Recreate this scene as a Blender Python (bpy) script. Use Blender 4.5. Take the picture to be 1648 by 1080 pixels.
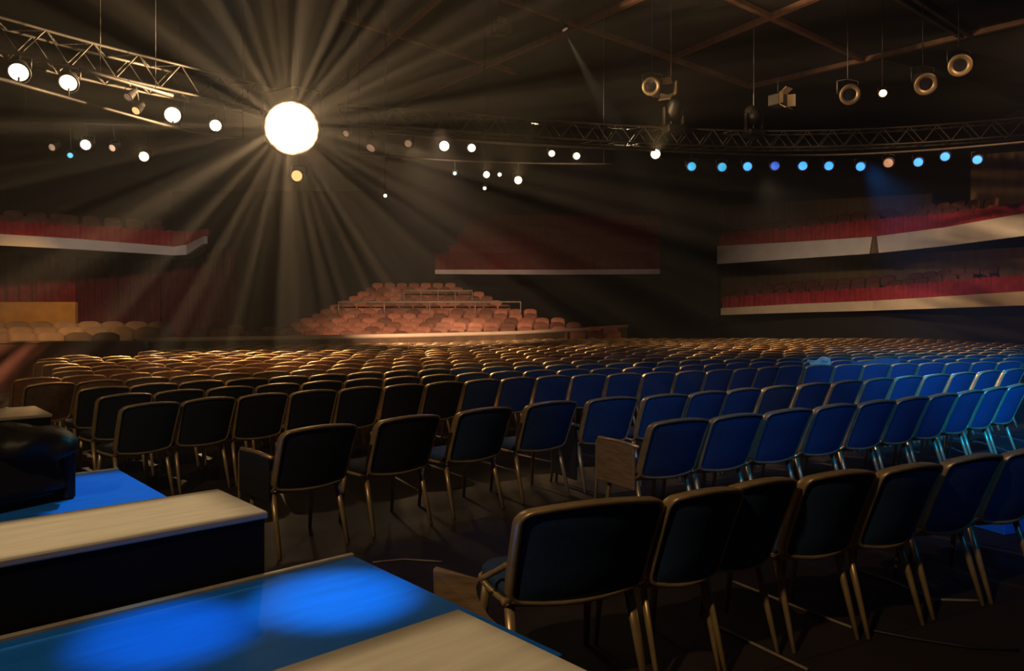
import bpy, math, random
from mathutils import Vector, Matrix, Quaternion
random.seed(7)
S = bpy.context.scene
COL = S.collection
for o in list(bpy.data.objects):
    bpy.data.objects.remove(o)

# ------------------------------------------------------------------ camera
F, CX, HZ, EYE = 1200.0, 824.0, 510.0, 1.6      # focal length in pixels of the 1648 px frame, horizon row, eye height
cd = bpy.data.cameras.new('camera')
cam = bpy.data.objects.new('camera', cd)
COL.objects.link(cam)
cam.location = (0, 0, EYE)
cam.rotation_euler = (math.pi / 2, 0, 0)
cd.sensor_width = 36.0
cd.lens = F / 1648 * 36.0
cd.shift_y = -(540.0 - HZ) / 1648
cd.clip_start, cd.clip_end = 0.05, 200
S.camera = cam

def at(px, py, D):
    return Vector(((px - CX) / F * D, D, EYE + (HZ - py) / F * D))
def on(px, py, z):
    D = F * (EYE - z) / (py - HZ)
    return Vector(((px - CX) / F * D, D, z))

# ------------------------------------------------------------------ world: dark hall filled with a thin haze
w = bpy.data.worlds.new('world')
S.world = w
w.use_nodes = True
nt = w.node_tree
nt.nodes['Background'].inputs[0].default_value = (0, 0, 0, 1)
vs = nt.nodes.new('ShaderNodeVolumeScatter')
vs.inputs['Color'].default_value = (1, 1, 1, 1)
vs.inputs['Density'].default_value = 0.0026
vs.inputs['Anisotropy'].default_value = 0.45
nt.links.new(vs.outputs[0], nt.nodes['World Output'].inputs['Volume'])

S.view_settings.view_transform = 'Standard'
S.view_settings.look = 'None'
S.view_settings.gamma = 1.0
S.view_settings.exposure = 0.0
S.view_settings.use_curve_mapping = False
S.cycles.use_denoising = True
S.cycles.max_bounces = 4
S.cycles.volume_bounces = 0
S.cycles.sample_clamp_indirect = 2.0

# ------------------------------------------------------------------ lights
def aim(o, target):
    d = Vector(target) - o.location
    o.rotation_euler = d.to_track_quat('-Z', 'Y').to_euler()
def spot(name, loc, target, watts, col, deg, blend=0.5, rad=0.12):
    l = bpy.data.lights.new(name, 'SPOT')
    l.energy, l.color, l.spot_size, l.spot_blend, l.shadow_soft_size = watts, col, math.radians(deg), blend, rad
    o = bpy.data.objects.new(name, l)
    COL.objects.link(o)
    o.location = loc
    aim(o, target)
    return o
def framed_spot(name, loc, target, axis, watts, col, hx, hy, soft=.25, rad=.03):
    "spot with an added mask that keeps its light inside a rectangle, hx by hy as tangents of the half angles"
    o = spot(name, loc, target, watts, col, 2.2 * math.degrees(math.atan(math.hypot(hx, hy))), .05, rad)
    zz = -(Vector(target) - Vector(loc)).normalized()
    xx = (Vector(axis) - zz * Vector(axis).dot(zz)).normalized()
    yy = zz.cross(xx)
    o.rotation_euler = Matrix((xx, yy, zz)).transposed().to_euler()
    l = o.data
    l.use_nodes = True
    N, L = l.node_tree.nodes, l.node_tree.links
    tc = N.new('ShaderNodeTexCoord')
    sp = N.new('ShaderNodeSeparateXYZ')
    L.new(tc.outputs['Normal'], sp.inputs[0])
    outs = []
    for ax, h in (('X', hx), ('Y', hy)):
        dv = N.new('ShaderNodeMath'); dv.operation = 'DIVIDE'
        L.new(sp.outputs[ax], dv.inputs[0]); L.new(sp.outputs['Z'], dv.inputs[1])
        ab = N.new('ShaderNodeMath'); ab.operation = 'ABSOLUTE'
        L.new(dv.outputs[0], ab.inputs[0])
        mr = N.new('ShaderNodeMapRange'); mr.interpolation_type = 'SMOOTHSTEP'
        mr.inputs['From Min'].default_value, mr.inputs['From Max'].default_value = h * (1 - soft), h
        mr.inputs['To Min'].default_value, mr.inputs['To Max'].default_value = 1, 0
        L.new(ab.outputs[0], mr.inputs['Value'])
        outs.append(mr.outputs[0])
    mu = N.new('ShaderNodeMath'); mu.operation = 'MULTIPLY'
    L.new(outs[0], mu.inputs[0]); L.new(outs[1], mu.inputs[1])
    L.new(mu.outputs[0], N['Emission'].inputs['Strength'])
    return o
WARM, AMBER, BLUE, WHITE = (1, .78, .5), (1, .6, .27), (.02, .22, 1), (1, .92, .8)
KEY = at(470, 207, 14.0)
def key_light():
    l = bpy.data.lights.new('searchlight_glow', 'POINT')
    l.energy, l.color, l.shadow_soft_size = 2500, (1, .63, .31), .05
    l.use_nodes = True
    n = l.node_tree.nodes
    e = n['Emission']
    L = l.node_tree.links
    def math_node(op, a, b=None):
        m = n.new('ShaderNodeMath'); m.operation = op
        for k, v in ((0, a), (1, b)):
            if v is None: continue
            if isinstance(v, (int, float)): m.inputs[k].default_value = v
            else: L.new(v, m.inputs[k])
        return m.outputs[0]
    def remap(v, a, b, c, d, smooth=False):
        m = n.new('ShaderNodeMapRange')
        if smooth: m.interpolation_type = 'SMOOTHSTEP'
        for k, x in zip(('From Min', 'From Max', 'To Min', 'To Max'), (a, b, c, d)): m.inputs[k].default_value = x
        L.new(v, m.inputs['Value'])
        return m.outputs['Result']
    # noise around the optical axis (local Z) adds rays imitating a lens star
    tc = n.new('ShaderNodeTexCoord')
    sp = n.new('ShaderNodeSeparateXYZ'); L.new(tc.outputs['Normal'], sp.inputs[0])
    az = math_node('ARCTAN2', sp.outputs['Y'], sp.outputs['X'])
    cb = n.new('ShaderNodeCombineXYZ')
    L.new(math_node('COSINE', az), cb.inputs[0]); L.new(math_node('SINE', az), cb.inputs[1])
    L.new(math_node('MULTIPLY', sp.outputs['Z'], .12), cb.inputs[2])
    no = n.new('ShaderNodeTexNoise')
    no.inputs['Scale'].default_value = 10.5
    no.inputs['Detail'].default_value = 3
    no.inputs['Roughness'].default_value = .75
    L.new(cb.outputs[0], no.inputs['Vector'])
    ray_mask = remap(no.outputs['Fac'], .45, .74, .16, 5.2)
    # added mask: strength falls toward the camera to keep the foreground dark
    front_mask = remap(sp.outputs['Z'], .80, .965, 1, .015, True)
    L.new(math_node('MULTIPLY', ray_mask, front_mask), e.inputs['Strength'])
    o = bpy.data.objects.new('searchlight_glow', l)
    COL.objects.link(o)
    o.location = KEY + Vector((0, -.30, 0))
    o.rotation_euler = (Vector((0, 0, 1.4)) - KEY).to_track_quat('Z', 'Y').to_euler()
key_light()
# warm wash and blue wash from the stage side, over the camera's shoulder
spot('stage_wash_warm', (-3.5, -1.5, 6.5), (1.0, 8, .5), 620, (1, .70, .38), 100, .8, .12)
spot('stage_wash_blue', (2.5, -2.5, 6.8), (7.4, 9.2, .6), 15000, (.01, .32, 1), 30, .9, .15)
spot('stage_wash_blue_soft', (1.5, -2.0, 6.5), (3.2, 8.6, .6), 1500, (.01, .30, 1), 36, 1, .15)
# rig_blue sits at a rig lamp; the other spots are unseen, without fixtures
spot('rig_blue', at(1380, 268, 17.3) + Vector((0, -.4, 0)), (6.4, 9.4, .8), 1400, (.02, .30, 1), 24, .9)
CAX = (.745, .667, 0)
framed_spot('counter_light', (-3.1, 5.0, 6.9), (-1.98, 2.81, .75), CAX, 1500, (1, .78, .49), .16, .042)
framed_spot('counter_light_near', (-1.6, 3.6, 6.9), (-.30, 1.60, .75), CAX, 800, (1, .79, .5), .085, .045)
spot('deck_pool', (-.55, 2.3, 6.6), (-.70, 2.98, .48), 1800, (.0, .72, 1), 7.4, 1, .03)
spot('deck_pool', (-1.0, 1.8, 6.6), (-1.22, 2.64, .48), 1300, (.0, .52, 1), 7.0, 1, .03)
framed_spot('deck_light', (-2.0, 6.6, 6.5), (-2.37, 4.45, .48), CAX, 950, (.0, .70, 1), .06, .19, .3)
spot('tier_light', (-1.2, 12.5, 4.7), (-2.6, 27.0, 1.2), 8500, (1, .62, .40), 40, .8, .15)  # unseen source added below the rig to light tiers and barrier
spot('tier_light_core', (.6, 17.5, 6.4), (-1.9, 27.2, 1.4), 6500, (1, .72, .44), 13, 1, .1)
spot('floor_seats_light', (-3.2, 25, 7.5), (-2.5, 17.0, .8), 1100, (1, .66, .36), 42, .8, .2)
spot('floor_seats_light_right', (10, 13.0, 7.5), (8.8, 19, .8), 1500, (1, .55, .27), 75, .9, .2)
spot('left_seats_light', (-8.5, 13.5, 6.4), (-13.0, 20, 1.2), 1300, (1, .58, .27), 44, .9, .2)
spot('partition_light', (-13.5, 20.5, 4.2), (-16.2, 24.6, 1.8), 200, (1, .5, .1), 60, .9, .1)
spot('box_front_light', (6.6, 19.6, 5.2), (12.0, 27.5, 1.2), 1500, (1, .74, .5), 66, 1, .2)
spot('left_balcony_light', (-8.0, 14.5, 5.6), (-13.5, 24.5, 3.8), 1150, (1, .78, .62), 44, .9, .2)
spot('centre_balcony_light', (2.0, 22, 6.4), (3, 38, 4.8), 520, (1, .62, .5), 50, .9, .2)
spot('ceiling_light', (7, 16.5, 6.8), (8, 20, 9.2), 75, (1, .62, .36), 150, .9, .3)
spot('floor_glow', (.6, 9.4, 5.8), (.25, 7.3, 0), 220, (1, .7, .36), 13, .9)
spot('floor_blue', (2.0, 9.0, 5.8), (-.5, 5.2, 0), 110, (.12, .22, 1), 22, 1)
spot('box_glow', (15.6, 21.5, 5.6), (15.6, 23, 4.9), 110, (1, .5, .14), 90, .9)
# spots added before the glowing lamps to raise halos in the haze
for px, py, D, W in ((138, 233, 17.5, 260), (232, 252, 17.5, 160), (715, 235, 16.2, 420), (1055, 248, 17.1, 420), (834, 290, 16.0, 300), (783, 281, 15.9, 200)):
    q = at(px, py, D) + Vector((0, -.25, 0))
    spot('lamp_halo_spot', q, (0, 0, 6.0), W, (1, .66, .28), 30, 1, .05)

# ------------------------------------------------------------------ materials
MATS = {}
def mat(name, c, rough=.6, metal=0.0, vary=.18, scale=8.0, bump=0.0, emit=None, estr=0.0, spec=.5, coat=0, stretch=None, each=0.0):
    m = bpy.data.materials.new(name)
    m.use_nodes = True
    N, L = m.node_tree.nodes, m.node_tree.links
    b = N['Principled BSDF']
    b.inputs['Roughness'].default_value = rough
    b.inputs['Metallic'].default_value = metal
    b.inputs['Specular IOR Level'].default_value = spec
    if coat:
        b.inputs['Coat Weight'].default_value = coat
        b.inputs['Coat Roughness'].default_value = .2
    if emit:
        b.inputs['Emission Color'].default_value = (*emit, 1)
        b.inputs['Emission Strength'].default_value = estr
        m.cycles.emission_sampling = 'NONE'
    tc = N.new('ShaderNodeTexCoord')
    no = N.new('ShaderNodeTexNoise')
    no.inputs['Scale'].default_value = scale
    no.inputs['Detail'].default_value = 4
    src = tc.outputs['Object']
    if stretch:
        mp = N.new('ShaderNodeMapping')
        mp.inputs['Scale'].default_value = stretch
        L.new(src, mp.inputs['Vector'])
        src = mp.outputs['Vector']
    L.new(src, no.inputs['Vector'])
    r = N.new('ShaderNodeValToRGB')
    r.color_ramp.elements[0].position, r.color_ramp.elements[1].position = .3, .7
    r.color_ramp.elements[0].color = (*[x * (1 - vary) for x in c], 1)
    r.color_ramp.elements[1].color = (*[min(1, x * (1 + vary)) for x in c], 1)
    L.new(no.outputs['Fac'], r.inputs['Fac'])
    if each:            # every copy a little lighter or darker than its neighbours
        oi = N.new('ShaderNodeObjectInfo')
        mr = N.new('ShaderNodeMapRange')
        mr.inputs['To Min'].default_value, mr.inputs['To Max'].default_value = 1 - each, 1 + each
        L.new(oi.outputs['Random'], mr.inputs['Value'])
        hs = N.new('ShaderNodeHueSaturation')
        L.new(mr.outputs['Result'], hs.inputs['Value'])
        L.new(r.outputs['Color'], hs.inputs['Color'])
        L.new(hs.outputs['Color'], b.inputs['Base Color'])
    else:
        L.new(r.outputs['Color'], b.inputs['Base Color'])
    if bump:
        bp = N.new('ShaderNodeBump')
        bp.inputs['Strength'].default_value = bump
        L.new(no.outputs['Fac'], bp.inputs['Height'])
        L.new(bp.outputs['Normal'], b.inputs['Normal'])
    MATS[name] = m
    return m
mat('brass', (.60, .42, .21), .36, .55, .15, 14)
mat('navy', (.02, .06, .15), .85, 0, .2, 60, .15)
mat('navy_shaded', (.012, .013, .018), .85, 0, .2, 60, .15)  # navy darkened: the dim left side of the hall put into the colour
mat('grey_fabric', (.06, .07, .10), .6, 0, .2, 30, .1)
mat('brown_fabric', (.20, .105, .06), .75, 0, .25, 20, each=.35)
mat('red_seat', (.34, .135, .08), .7, 0, .35, 2.5, each=.55)
mat('tan_seat', (.42, .26, .15), .7, 0, .3, 2.5, each=.35)
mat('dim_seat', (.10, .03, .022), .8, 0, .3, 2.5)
mat('wood', (.30, .19, .10), .5, 0, .25, 9, stretch=(1, 1, 6))
mat('counter_tan', (.40, .34, .25), .45, 0, .12, 3, stretch=(1, 8, 1))
mat('counter_black', (.004, .0035, .003), .85, spec=.2)
mat('edge_strip', (.42, .36, .27), .4)
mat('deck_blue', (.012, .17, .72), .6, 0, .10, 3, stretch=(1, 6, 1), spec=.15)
mat('truss', (.065, .058, .05), .5, .4)
mat('lamp_black', (.02, .018, .017), .5, .3)
mat('lamp_rim', (.24, .18, .11), .45, .6)
mat('lens_off', (.01, .01, .012), .25)
mat('lens_warm', (.8, .7, .5), .3, emit=(1, .84, .58), estr=2.2)
mat('lens_gold', (.8, .6, .3), .3, emit=(1, .62, .22), estr=1.1)
mat('lens_hot', (.9, .8, .6), .3, emit=(1, .78, .42), estr=9)
mat('lens_dim', (.6, .42, .3), .4, emit=(1, .66, .46), estr=.16)
mat('lens_blue', (.1, .4, .9), .3, emit=(.03, .26, 1), estr=1.7)
mat('lens_cyan', (.1, .5, .7), .3, emit=(.02, .36, .80), estr=.9)
mat('lens_deep', (.1, .3, .9), .3, emit=(.01, .10, .9), estr=.6)
mat('searchlight', (1, .9, .7), .3, emit=(1, .86, .6), estr=6)
mat('ceiling_black', (.010, .008, .008), .9)
mat('wall_black', (.012, .009, .009), .9)
mat('wall_brown', (.13, .075, .035), .8, 0, .25, 1.5, stretch=(3, 3, .4))
mat('beam_brown', (.18, .095, .062), .7, 0, .25, 4)
mat('fascia_white', (.58, .53, .52), .7, 0, .08, 2)
mat('fascia_cream', (.66, .52, .36), .7, 0, .08, 2)
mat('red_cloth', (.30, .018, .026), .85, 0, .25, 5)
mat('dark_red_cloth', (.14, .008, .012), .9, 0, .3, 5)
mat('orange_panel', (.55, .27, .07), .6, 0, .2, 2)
mat('paper', (.72, .64, .46), .7, 0, .2, 12)
mat('cable_black', (.012, .012, .013), .5)
mat('cable_pale', (.26, .20, .15), .5)
mat('hoist', (.22, .19, .17), .5, .5)
mat('leather', (.012, .010, .009), .5, 0, .2, 20, .3, spec=.3)

def floor_mat():
    m = bpy.data.materials.new('floor_boards')
    m.use_nodes = True
    N, L = m.node_tree.nodes, m.node_tree.links
    b = N['Principled BSDF']
    tc = N.new('ShaderNodeTexCoord')
    mp = N.new('ShaderNodeMapping')
    mp.inputs['Rotation'].default_value = (0, 0, math.radians(-27))
    br = N.new('ShaderNodeTexBrick')
    br.inputs['Scale'].default_value = 1.0
    br.inputs['Brick Width'].default_value = 2.4
    br.inputs['Row Height'].default_value = .62
    br.inputs['Mortar Size'].default_value = .006
    br.inputs['Color1'].default_value = (.030, .020, .016, 1)
    br.inputs['Color2'].default_value = (.021, .015, .0125, 1)
    br.inputs['Mortar'].default_value = (.010, .008, .007, 1)
    L.new(tc.outputs['Object'], mp.inputs['Vector'])
    L.new(mp.outputs['Vector'], br.inputs['Vector'])
    L.new(br.outputs['Color'], b.inputs['Base Color'])
    no = N.new('ShaderNodeTexNoise')
    no.inputs['Scale'].default_value = 2.5
    L.new(tc.outputs['Object'], no.inputs['Vector'])
    mr = N.new('ShaderNodeMapRange')
    mr.inputs['To Min'].default_value, mr.inputs['To Max'].default_value = .55, .8
    L.new(no.outputs['Fac'], mr.inputs['Value'])
    L.new(mr.outputs['Result'], b.inputs['Roughness'])
    b.inputs['Specular IOR Level'].default_value = .3
    MATS['floor_boards'] = m
floor_mat()

# ------------------------------------------------------------------ mesh helpers
class MB:
    def __init__(s):
        s.v, s.f, s.m, s.sm, s.mats = [], [], [], [], []
    def mi(s, name):
        if name not in s.mats:
            s.mats.append(name)
        return s.mats.index(name)
    def add(s, vs, fs, m, smooth=False):
        k, mi = len(s.v), s.mi(m)
        s.v += [tuple(p) for p in vs]
        for f in fs:
            s.f.append(tuple(i + k for i in f)); s.m.append(mi); s.sm.append(smooth)
        return s
    def box(s, lo, hi, m, M=None):
        P = [Vector((x, y, z)) for x in (lo[0], hi[0]) for y in (lo[1], hi[1]) for z in (lo[2], hi[2])]
        if M is not None:
            P = [M @ p for p in P]
        return s.add(P, [(0, 1, 3, 2), (4, 6, 7, 5), (0, 4, 5, 1), (2, 3, 7, 6), (0, 2, 6, 4), (1, 5, 7, 3)], m)
    def bbox(s, lo, hi, b, m, M=None):
        "box with chamfered edges"
        c = [(lo[i] + hi[i]) / 2 for i in range(3)]; h = [(hi[i] - lo[i]) / 2 for i in range(3)]
        b = min(b, *(x * .9 for x in h))
        P, idx = [], {}
        for sx in (-1, 1):
            for sy in (-1, 1):
                for sz in (-1, 1):
                    for ax in range(3):
                        q = [sx * h[0], sy * h[1], sz * h[2]]
                        for j in range(3):
                            if j != ax:
                                q[j] -= (sx, sy, sz)[j] * b
                        idx[(sx, sy, sz, ax)] = len(P)
                        P.append(Vector((c[0] + q[0], c[1] + q[1], c[2] + q[2])))
        fs = []
        for ax in range(3):
            a1, a2 = [j for j in range(3) if j != ax]
            for sg in (-1, 1):
                quad = []
                for u, v in ((-1, -1), (1, -1), (1, 1), (-1, 1)):
                    k = [0, 0, 0]; k[ax] = sg; k[a1] = u; k[a2] = v
                    quad.append(idx[(*k, ax)])
                fs.append(tuple(quad if (sg > 0) == (ax != 1) else quad[::-1]))
        for ax in range(3):          # edges along ax
            a1, a2 = [j for j in range(3) if j != ax]
            for u in (-1, 1):
                for v in (-1, 1):
                    k0 = [0, 0, 0]; k1 = [0, 0, 0]
                    k0[ax], k1[ax] = -1, 1
                    k0[a1] = k1[a1] = u; k0[a2] = k1[a2] = v
                    q = (idx[(*k0, a1)], idx[(*k1, a1)], idx[(*k1, a2)], idx[(*k0, a2)])
                    fs.append(q if (u * v > 0) == (ax != 1) else q[::-1])
        for sx in (-1, 1):
            for sy in (-1, 1):
                for sz in (-1, 1):
                    t = tuple(idx[(sx, sy, sz, a)] for a in range(3))
                    fs.append(t if sx * sy * sz > 0 else t[::-1])
        if M is not None:
            P = [M @ p for p in P]
        return s.add(P, fs, m)
    def tube(s, pts, radii, m, n=8, caps=True, flat=1.0):
        pts = [Vector(p) for p in pts]
        if not isinstance(radii, (list, tuple)):
            radii = [radii] * len(pts)
        vs, fs = [], []
        up = Vector((0, 0, 1))
        T0 = (pts[1] - pts[0]).normalized()
        ref = up if abs(T0.z) < .9 else Vector((0, 1, 0))
        for i, p in enumerate(pts):
            t = (pts[min(i + 1, len(pts) - 1)] - pts[max(i - 1, 0)]).normalized()
            a = ref.cross(t).normalized(); b = t.cross(a)
            for k in range(n):
                th = 2 * math.pi * k / n
                vs.append(p + (a * math.cos(th) + b * math.sin(th) * flat) * radii[i])
        for i in range(len(pts) - 1):
            for k in range(n):
                fs.append((i * n + k, i * n + (k + 1) % n, (i + 1) * n + (k + 1) % n, (i + 1) * n + k))
        if caps:
            fs.append(tuple(range(n - 1, -1, -1)))
            fs.append(tuple((len(pts) - 1) * n + k for k in range(n)))
        return s.add(vs, fs, m, True)
    def lathe(s, prof, m, n=20, M=None, smooth=True):
        "profile of (radius, height) around local Z"
        vs, fs = [], []
        for r, h in prof:
            for k in range(n):
                th = 2 * math.pi * k / n
                p = Vector((r * math.cos(th), r * math.sin(th), h))
                vs.append(M @ p if M is not None else p)
        for i in range(len(prof) - 1):
            for k in range(n):
                fs.append((i * n + k, i * n + (k + 1) % n, (i + 1) * n + (k + 1) % n, (i + 1) * n + k))
        return s.add(vs, fs, m, smooth)
    def build(s, name, parent=None, mats=None):
        me = bpy.data.meshes.new(name)
        me.from_pydata(s.v, [], s.f)
        for mm in s.mats:
            me.materials.append(MATS[mm])
        me.polygons.foreach_set('material_index', s.m)
        me.polygons.foreach_set('use_smooth', s.sm)
        me.update()
        o = bpy.data.objects.new(name, me)
        COL.objects.link(o)
        if parent:
            o.parent = parent
        return o
def tag(o, label=None, cat=None, group=None, kind=None):
    if label: o['label'] = label
    if cat: o['category'] = cat
    if group: o['group'] = group
    if kind: o['kind'] = kind
    return o
def empty(name, loc, rz=0, label=None, cat=None, group=None):
    o = bpy.data.objects.new(name, None)
    o.empty_display_size = .1
    COL.objects.link(o)
    o.location = loc
    o.rotation_euler = (0, 0, rz)
    return tag(o, label, cat, group)
def struct(name, mb):
    return tag(mb.build(name), kind='structure')
def copy_tree(o, parent=None):
    c = o.copy()
    COL.objects.link(c)
    if parent:
        c.parent = parent
    for ch in o.children:
        copy_tree(ch, c)
    return c
ORD = ('first second third fourth fifth sixth seventh eighth ninth tenth eleventh twelfth thirteenth fourteenth fifteenth sixteenth '
       'seventeenth eighteenth nineteenth').split()
TENS = {20: ('twenty', 'twentieth'), 30: ('thirty', 'thirtieth'), 40: ('forty', 'fortieth'), 50: ('fifty', 'fiftieth'), 60: ('sixty', 'sixtieth'), 70: ('seventy', 'seventieth')}
def ordinal(n):
    if n < 20: return ORD[n - 1]
    t, u = n // 10 * 10, n % 10
    return TENS[t][1] if u == 0 else TENS[t][0] + '-' + ORD[u - 1]

# ------------------------------------------------------------------ hall shell
XL, XR, YB, ZC = -21.0, 19.0, 46.0, 9.35
struct('floor', MB().box((XL, -4, -.1), (XR, YB, 0), 'floor_boards'))
struct('ceiling', MB().box((XL, -4, ZC), (XR, YB, ZC + .1), 'ceiling_black'))
struct('wall_back', MB().box((XL, YB, 0), (XR, YB + .2, ZC), 'wall_black'))
struct('wall_left', MB().box((XL - .2, -4, 0), (XL, YB, ZC), 'wall_black'))
struct('wall_right', MB().box((XR, -4, 0), (XR + .2, YB, ZC), 'wall_black'))
# brown ceiling beams laid as a diagonal grid
tn = [0]
def beam(p0, p1, wid=.14, hgt=.12, z=9.22, m='beam_brown'):
    a, b = on2(p0, z), on2(p1, z)
    d = (b - a); L = d.length; ang = math.atan2(d.y, d.x)
    M = Matrix.Translation((a.x, a.y, z)) @ Matrix.Rotation(ang, 4, 'Z')
    tn[0] += 1
    struct('trim_%d' % tn[0], MB().box((0, -wid / 2, 0), (L, wid / 2, ZC - z + .0), m, M))
def on2(p, z):
    D = F * (z - EYE) / (HZ - p[1])
    return Vector(((p[0] - CX) / F * D, D, 0))
beam((632, 176), (1046, -6))
beam((790, -6), (1204, 141), z=9.23)
beam((552, 32), (828, 119), z=9.23)
beam((520, 160), (715, -6))
beam((1078, 98), (1330, -6))
beam((1160, -6), (1392, 101), z=9.23)
beam((1204, 143), (1400, 98))
beam((1398, 98), (1660, 36))
beam((1432, -6), (1546, 62), .10, .2, 9.2, 'truss')
beam((1462, -6), (1562, 60), .10, .2, 9.2, 'truss')

# ------------------------------------------------------------------ chairs
HW, HB, ZB = .25, .385, .475
def outline(nc=4, ne=6, r=.036):
    "rounded rectangle of the backrest in (u, v), counter-clockwise from the bottom left"
    pts = []
    def edge(a, b):
        for k in range(ne):
            t = k / ne
            pts.append((a[0] + (b[0] - a[0]) * t, a[1] + (b[1] - a[1]) * t))
    def arc(cx, cy, a0):
        for k in range(nc):
            t = a0 + math.pi / 2 * k / nc
            pts.append((cx + r * math.cos(t), cy + r * math.sin(t)))
    edge((-HW + r, 0), (HW - r, 0)); arc(HW - r, r, -math.pi / 2)
    edge((HW, r), (HW, HB - r)); arc(HW - r, HB - r, 0)
    edge((HW - r, HB), (-HW + r, HB)); arc(-HW + r, HB - r, math.pi / 2)
    edge((-HW, HB - r), (-HW, r)); arc(-HW + r, r, math.pi)
    return pts
def bmap(u, v, n):
    q = 1 - (u / HW) ** 2
    t = v / HB
    vv = v + .024 * q * t - .022 * q * (1 - t)
    x = u * (1 - .05 * (1 - t))
    y = -.185 - .145 * t - .015 * t * t - .035 * q + n
    return Vector((x, y, ZB + vv - .024))
def back_panel(mb, m, nc=4, ne=6, rings=(1, .95, .8, .5, .2), T=.017, pillow=.012):
    o = outline(nc, ne)
    K = len(o)
    for sg in (-1, 1):
        vs, fs = [], []
        for s in rings:
            for u, v in o:
                vs.append(bmap(u * s, HB / 2 + (v - HB / 2) * s, sg * (T + pillow * (1 - s ** 6))))
        vs.append(bmap(0, HB / 2, sg * (T + pillow)))
        for i in range(len(rings) - 1):
            for k in range(K):
                q = (i * K + k, i * K + (k + 1) % K, (i + 1) * K + (k + 1) % K, (i + 1) * K + k)
                fs.append(q if sg < 0 else q[::-1])
        i = len(rings) - 1
        for k in range(K):
            q = (i * K + k, i * K + (k + 1) % K, len(vs) - 1)
            fs.append(q if sg < 0 else q[::-1])
        mb.add(vs, fs, m, True)
    return mb
def back_frame(mb, m='brass', nc=4, ne=6, prof=((-.006, -.026), (-.004, -.031), (.008, -.031), (.013, -.026), (.013, .028), (.008, .033), (-.004, .033), (-.006, .028))):
    o = outline(nc, ne)
    K, P = len(o), len(prof)
    vs, fs = [], []
    for k in range(K):
        a, b = o[k - 1], o[(k + 1) % K]
        d = Vector((b[0] - a[0], b[1] - a[1])).normalized()
        nx, ny = d.y, -d.x
        for pr, pn in prof:
            vs.append(bmap(o[k][0] + nx * pr, o[k][1] + ny * pr, pn))
    for k in range(K):
        for j in range(P):
            fs.append((k * P + j, k * P + (j + 1) % P, ((k + 1) % K) * P + (j + 1) % P, ((k + 1) % K) * P + j))
    return mb.add(vs, fs, m, True)
def seat_mb(mb, m, z=.425, t=.055, rings=3):
    "cushion: rounded plan, domed top"
    plan, n = [], 24
    for k in range(n):
        th = 2 * math.pi * k / n
        c, s_ = math.cos(th), math.sin(th)
        e = .45
        plan.append((.235 * math.copysign(abs(c) ** e, c), .05 + .225 * math.copysign(abs(s_) ** e, s_)))
    lv = [(.93, 0), (1, .012), (1, t - .015), (.95, t), (.6, t + .012)]
    vs, fs = [], []
    for sc, h in lv:
        for x, y in plan:
            vs.append((x * sc, .05 + (y - .05) * sc, z + h))
    vs.append((0, .05, z)); vs.append((0, .05, z + t + .014))
    for i in range(len(lv) - 1):
        for k in range(n):
            fs.append((i * n + k, i * n + (k + 1) % n, (i + 1) * n + (k + 1) % n, (i + 1) * n + k))
    for k in range(n):
        fs.append(((k + 1) % n, k, len(vs) - 2))
        fs.append(((len(lv) - 1) * n + k, (len(lv) - 1) * n + (k + 1) % n, len(vs) - 1))
    return mb.add(vs, fs, m, True)
def seat_rail(mb, n=8):
    pts = []
    for k in range(25):
        th = 2 * math.pi * k / 24
        c, s_ = math.cos(th), math.sin(th)
        pts.append((.238 * math.copysign(abs(c) ** .45, c), .05 + .228 * math.copysign(abs(s_) ** .45, s_), .418))
    mb.tube(pts, .013, 'brass', 6, False)
    for sx in (-1, 1):      # brackets that carry the backrest
        mb.tube([(sx * .225, -.02, .418), (sx * .238, -.14, .415), (sx * .236, -.20, .46), (sx * .236, -.205, .52)], .011, 'brass', n)
    return mb
def leg_mb(mb, sx, sy, n=8):
    if sy < 0:
        return mb.tube([(sx * .222, -.135, .418), (sx * .228, -.19, .25), (sx * .234, -.27, 0)], [.019, .018, .013], 'brass', n)
    return mb.tube([(sx * .205, .20, .418), (sx * .212, .225, .25), (sx * .218, .255, 0)], [.018, .017, .012], 'brass', n)
def make_chair(fabric):
    r = empty('banquet_chair', (0, 0, 0))
    back_panel(MB(), fabric).build('backrest', r)
    back_frame(MB()).build('back_frame', r)
    seat_mb(MB(), fabric).build('seat', r)
    seat_rail(MB()).build('seat_frame', r)
    for sy in (-1, 1):
        for sx in (-1, 1):
            leg_mb(MB(), sx, sy).build('leg', r)
    return r
def make_plain_chair(fabric, rows=(1, .8, .3)):
    mb = MB()
    back_panel(mb, fabric, 2, 3, rows)
    back_frame(mb, 'brass', 2, 3, ((-.006, -.031), (.013, -.031), (.013, .033), (-.006, .033)))
    seat_mb(mb, fabric)
    for sy in (-1, 1):
        for sx in (-1, 1):
            leg_mb(mb, sx, sy, 4)
    return mb
proto = {k: make_chair(k) for k in ('navy', 'navy_shaded', 'grey_fabric')}
used = set()
GROUP_ROW = {}
chair_count = [0]
def put_chair(kind, x, y, ang, sx, sz, label, group):
    if kind not in used:
        used.add(kind); o = proto[kind]
    else:
        o = copy_tree(proto[kind])
    o.location = (x, y, 0)
    o.rotation_euler = (0, 0, ang)
    o.scale = (sx, 1, sz)
    tag(o, label, 'chair', group)
    chair_count[0] += 1
    return o
TOP = EYE - .86
def row_points(pix):
    out = []
    for px, py in pix:
        D = F * TOP / (py - HZ)
        out.append(Vector(((px - CX) / F * D, D)))
    return out
def smooth_row(P, it=2):
    for _ in range(it):
        Q = [p.copy() for p in P]
        for i in range(1, len(P) - 1):
            Q[i] = P[i] * .5 + (P[i - 1] + P[i + 1]) * .25
        P = Q
    return P
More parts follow.
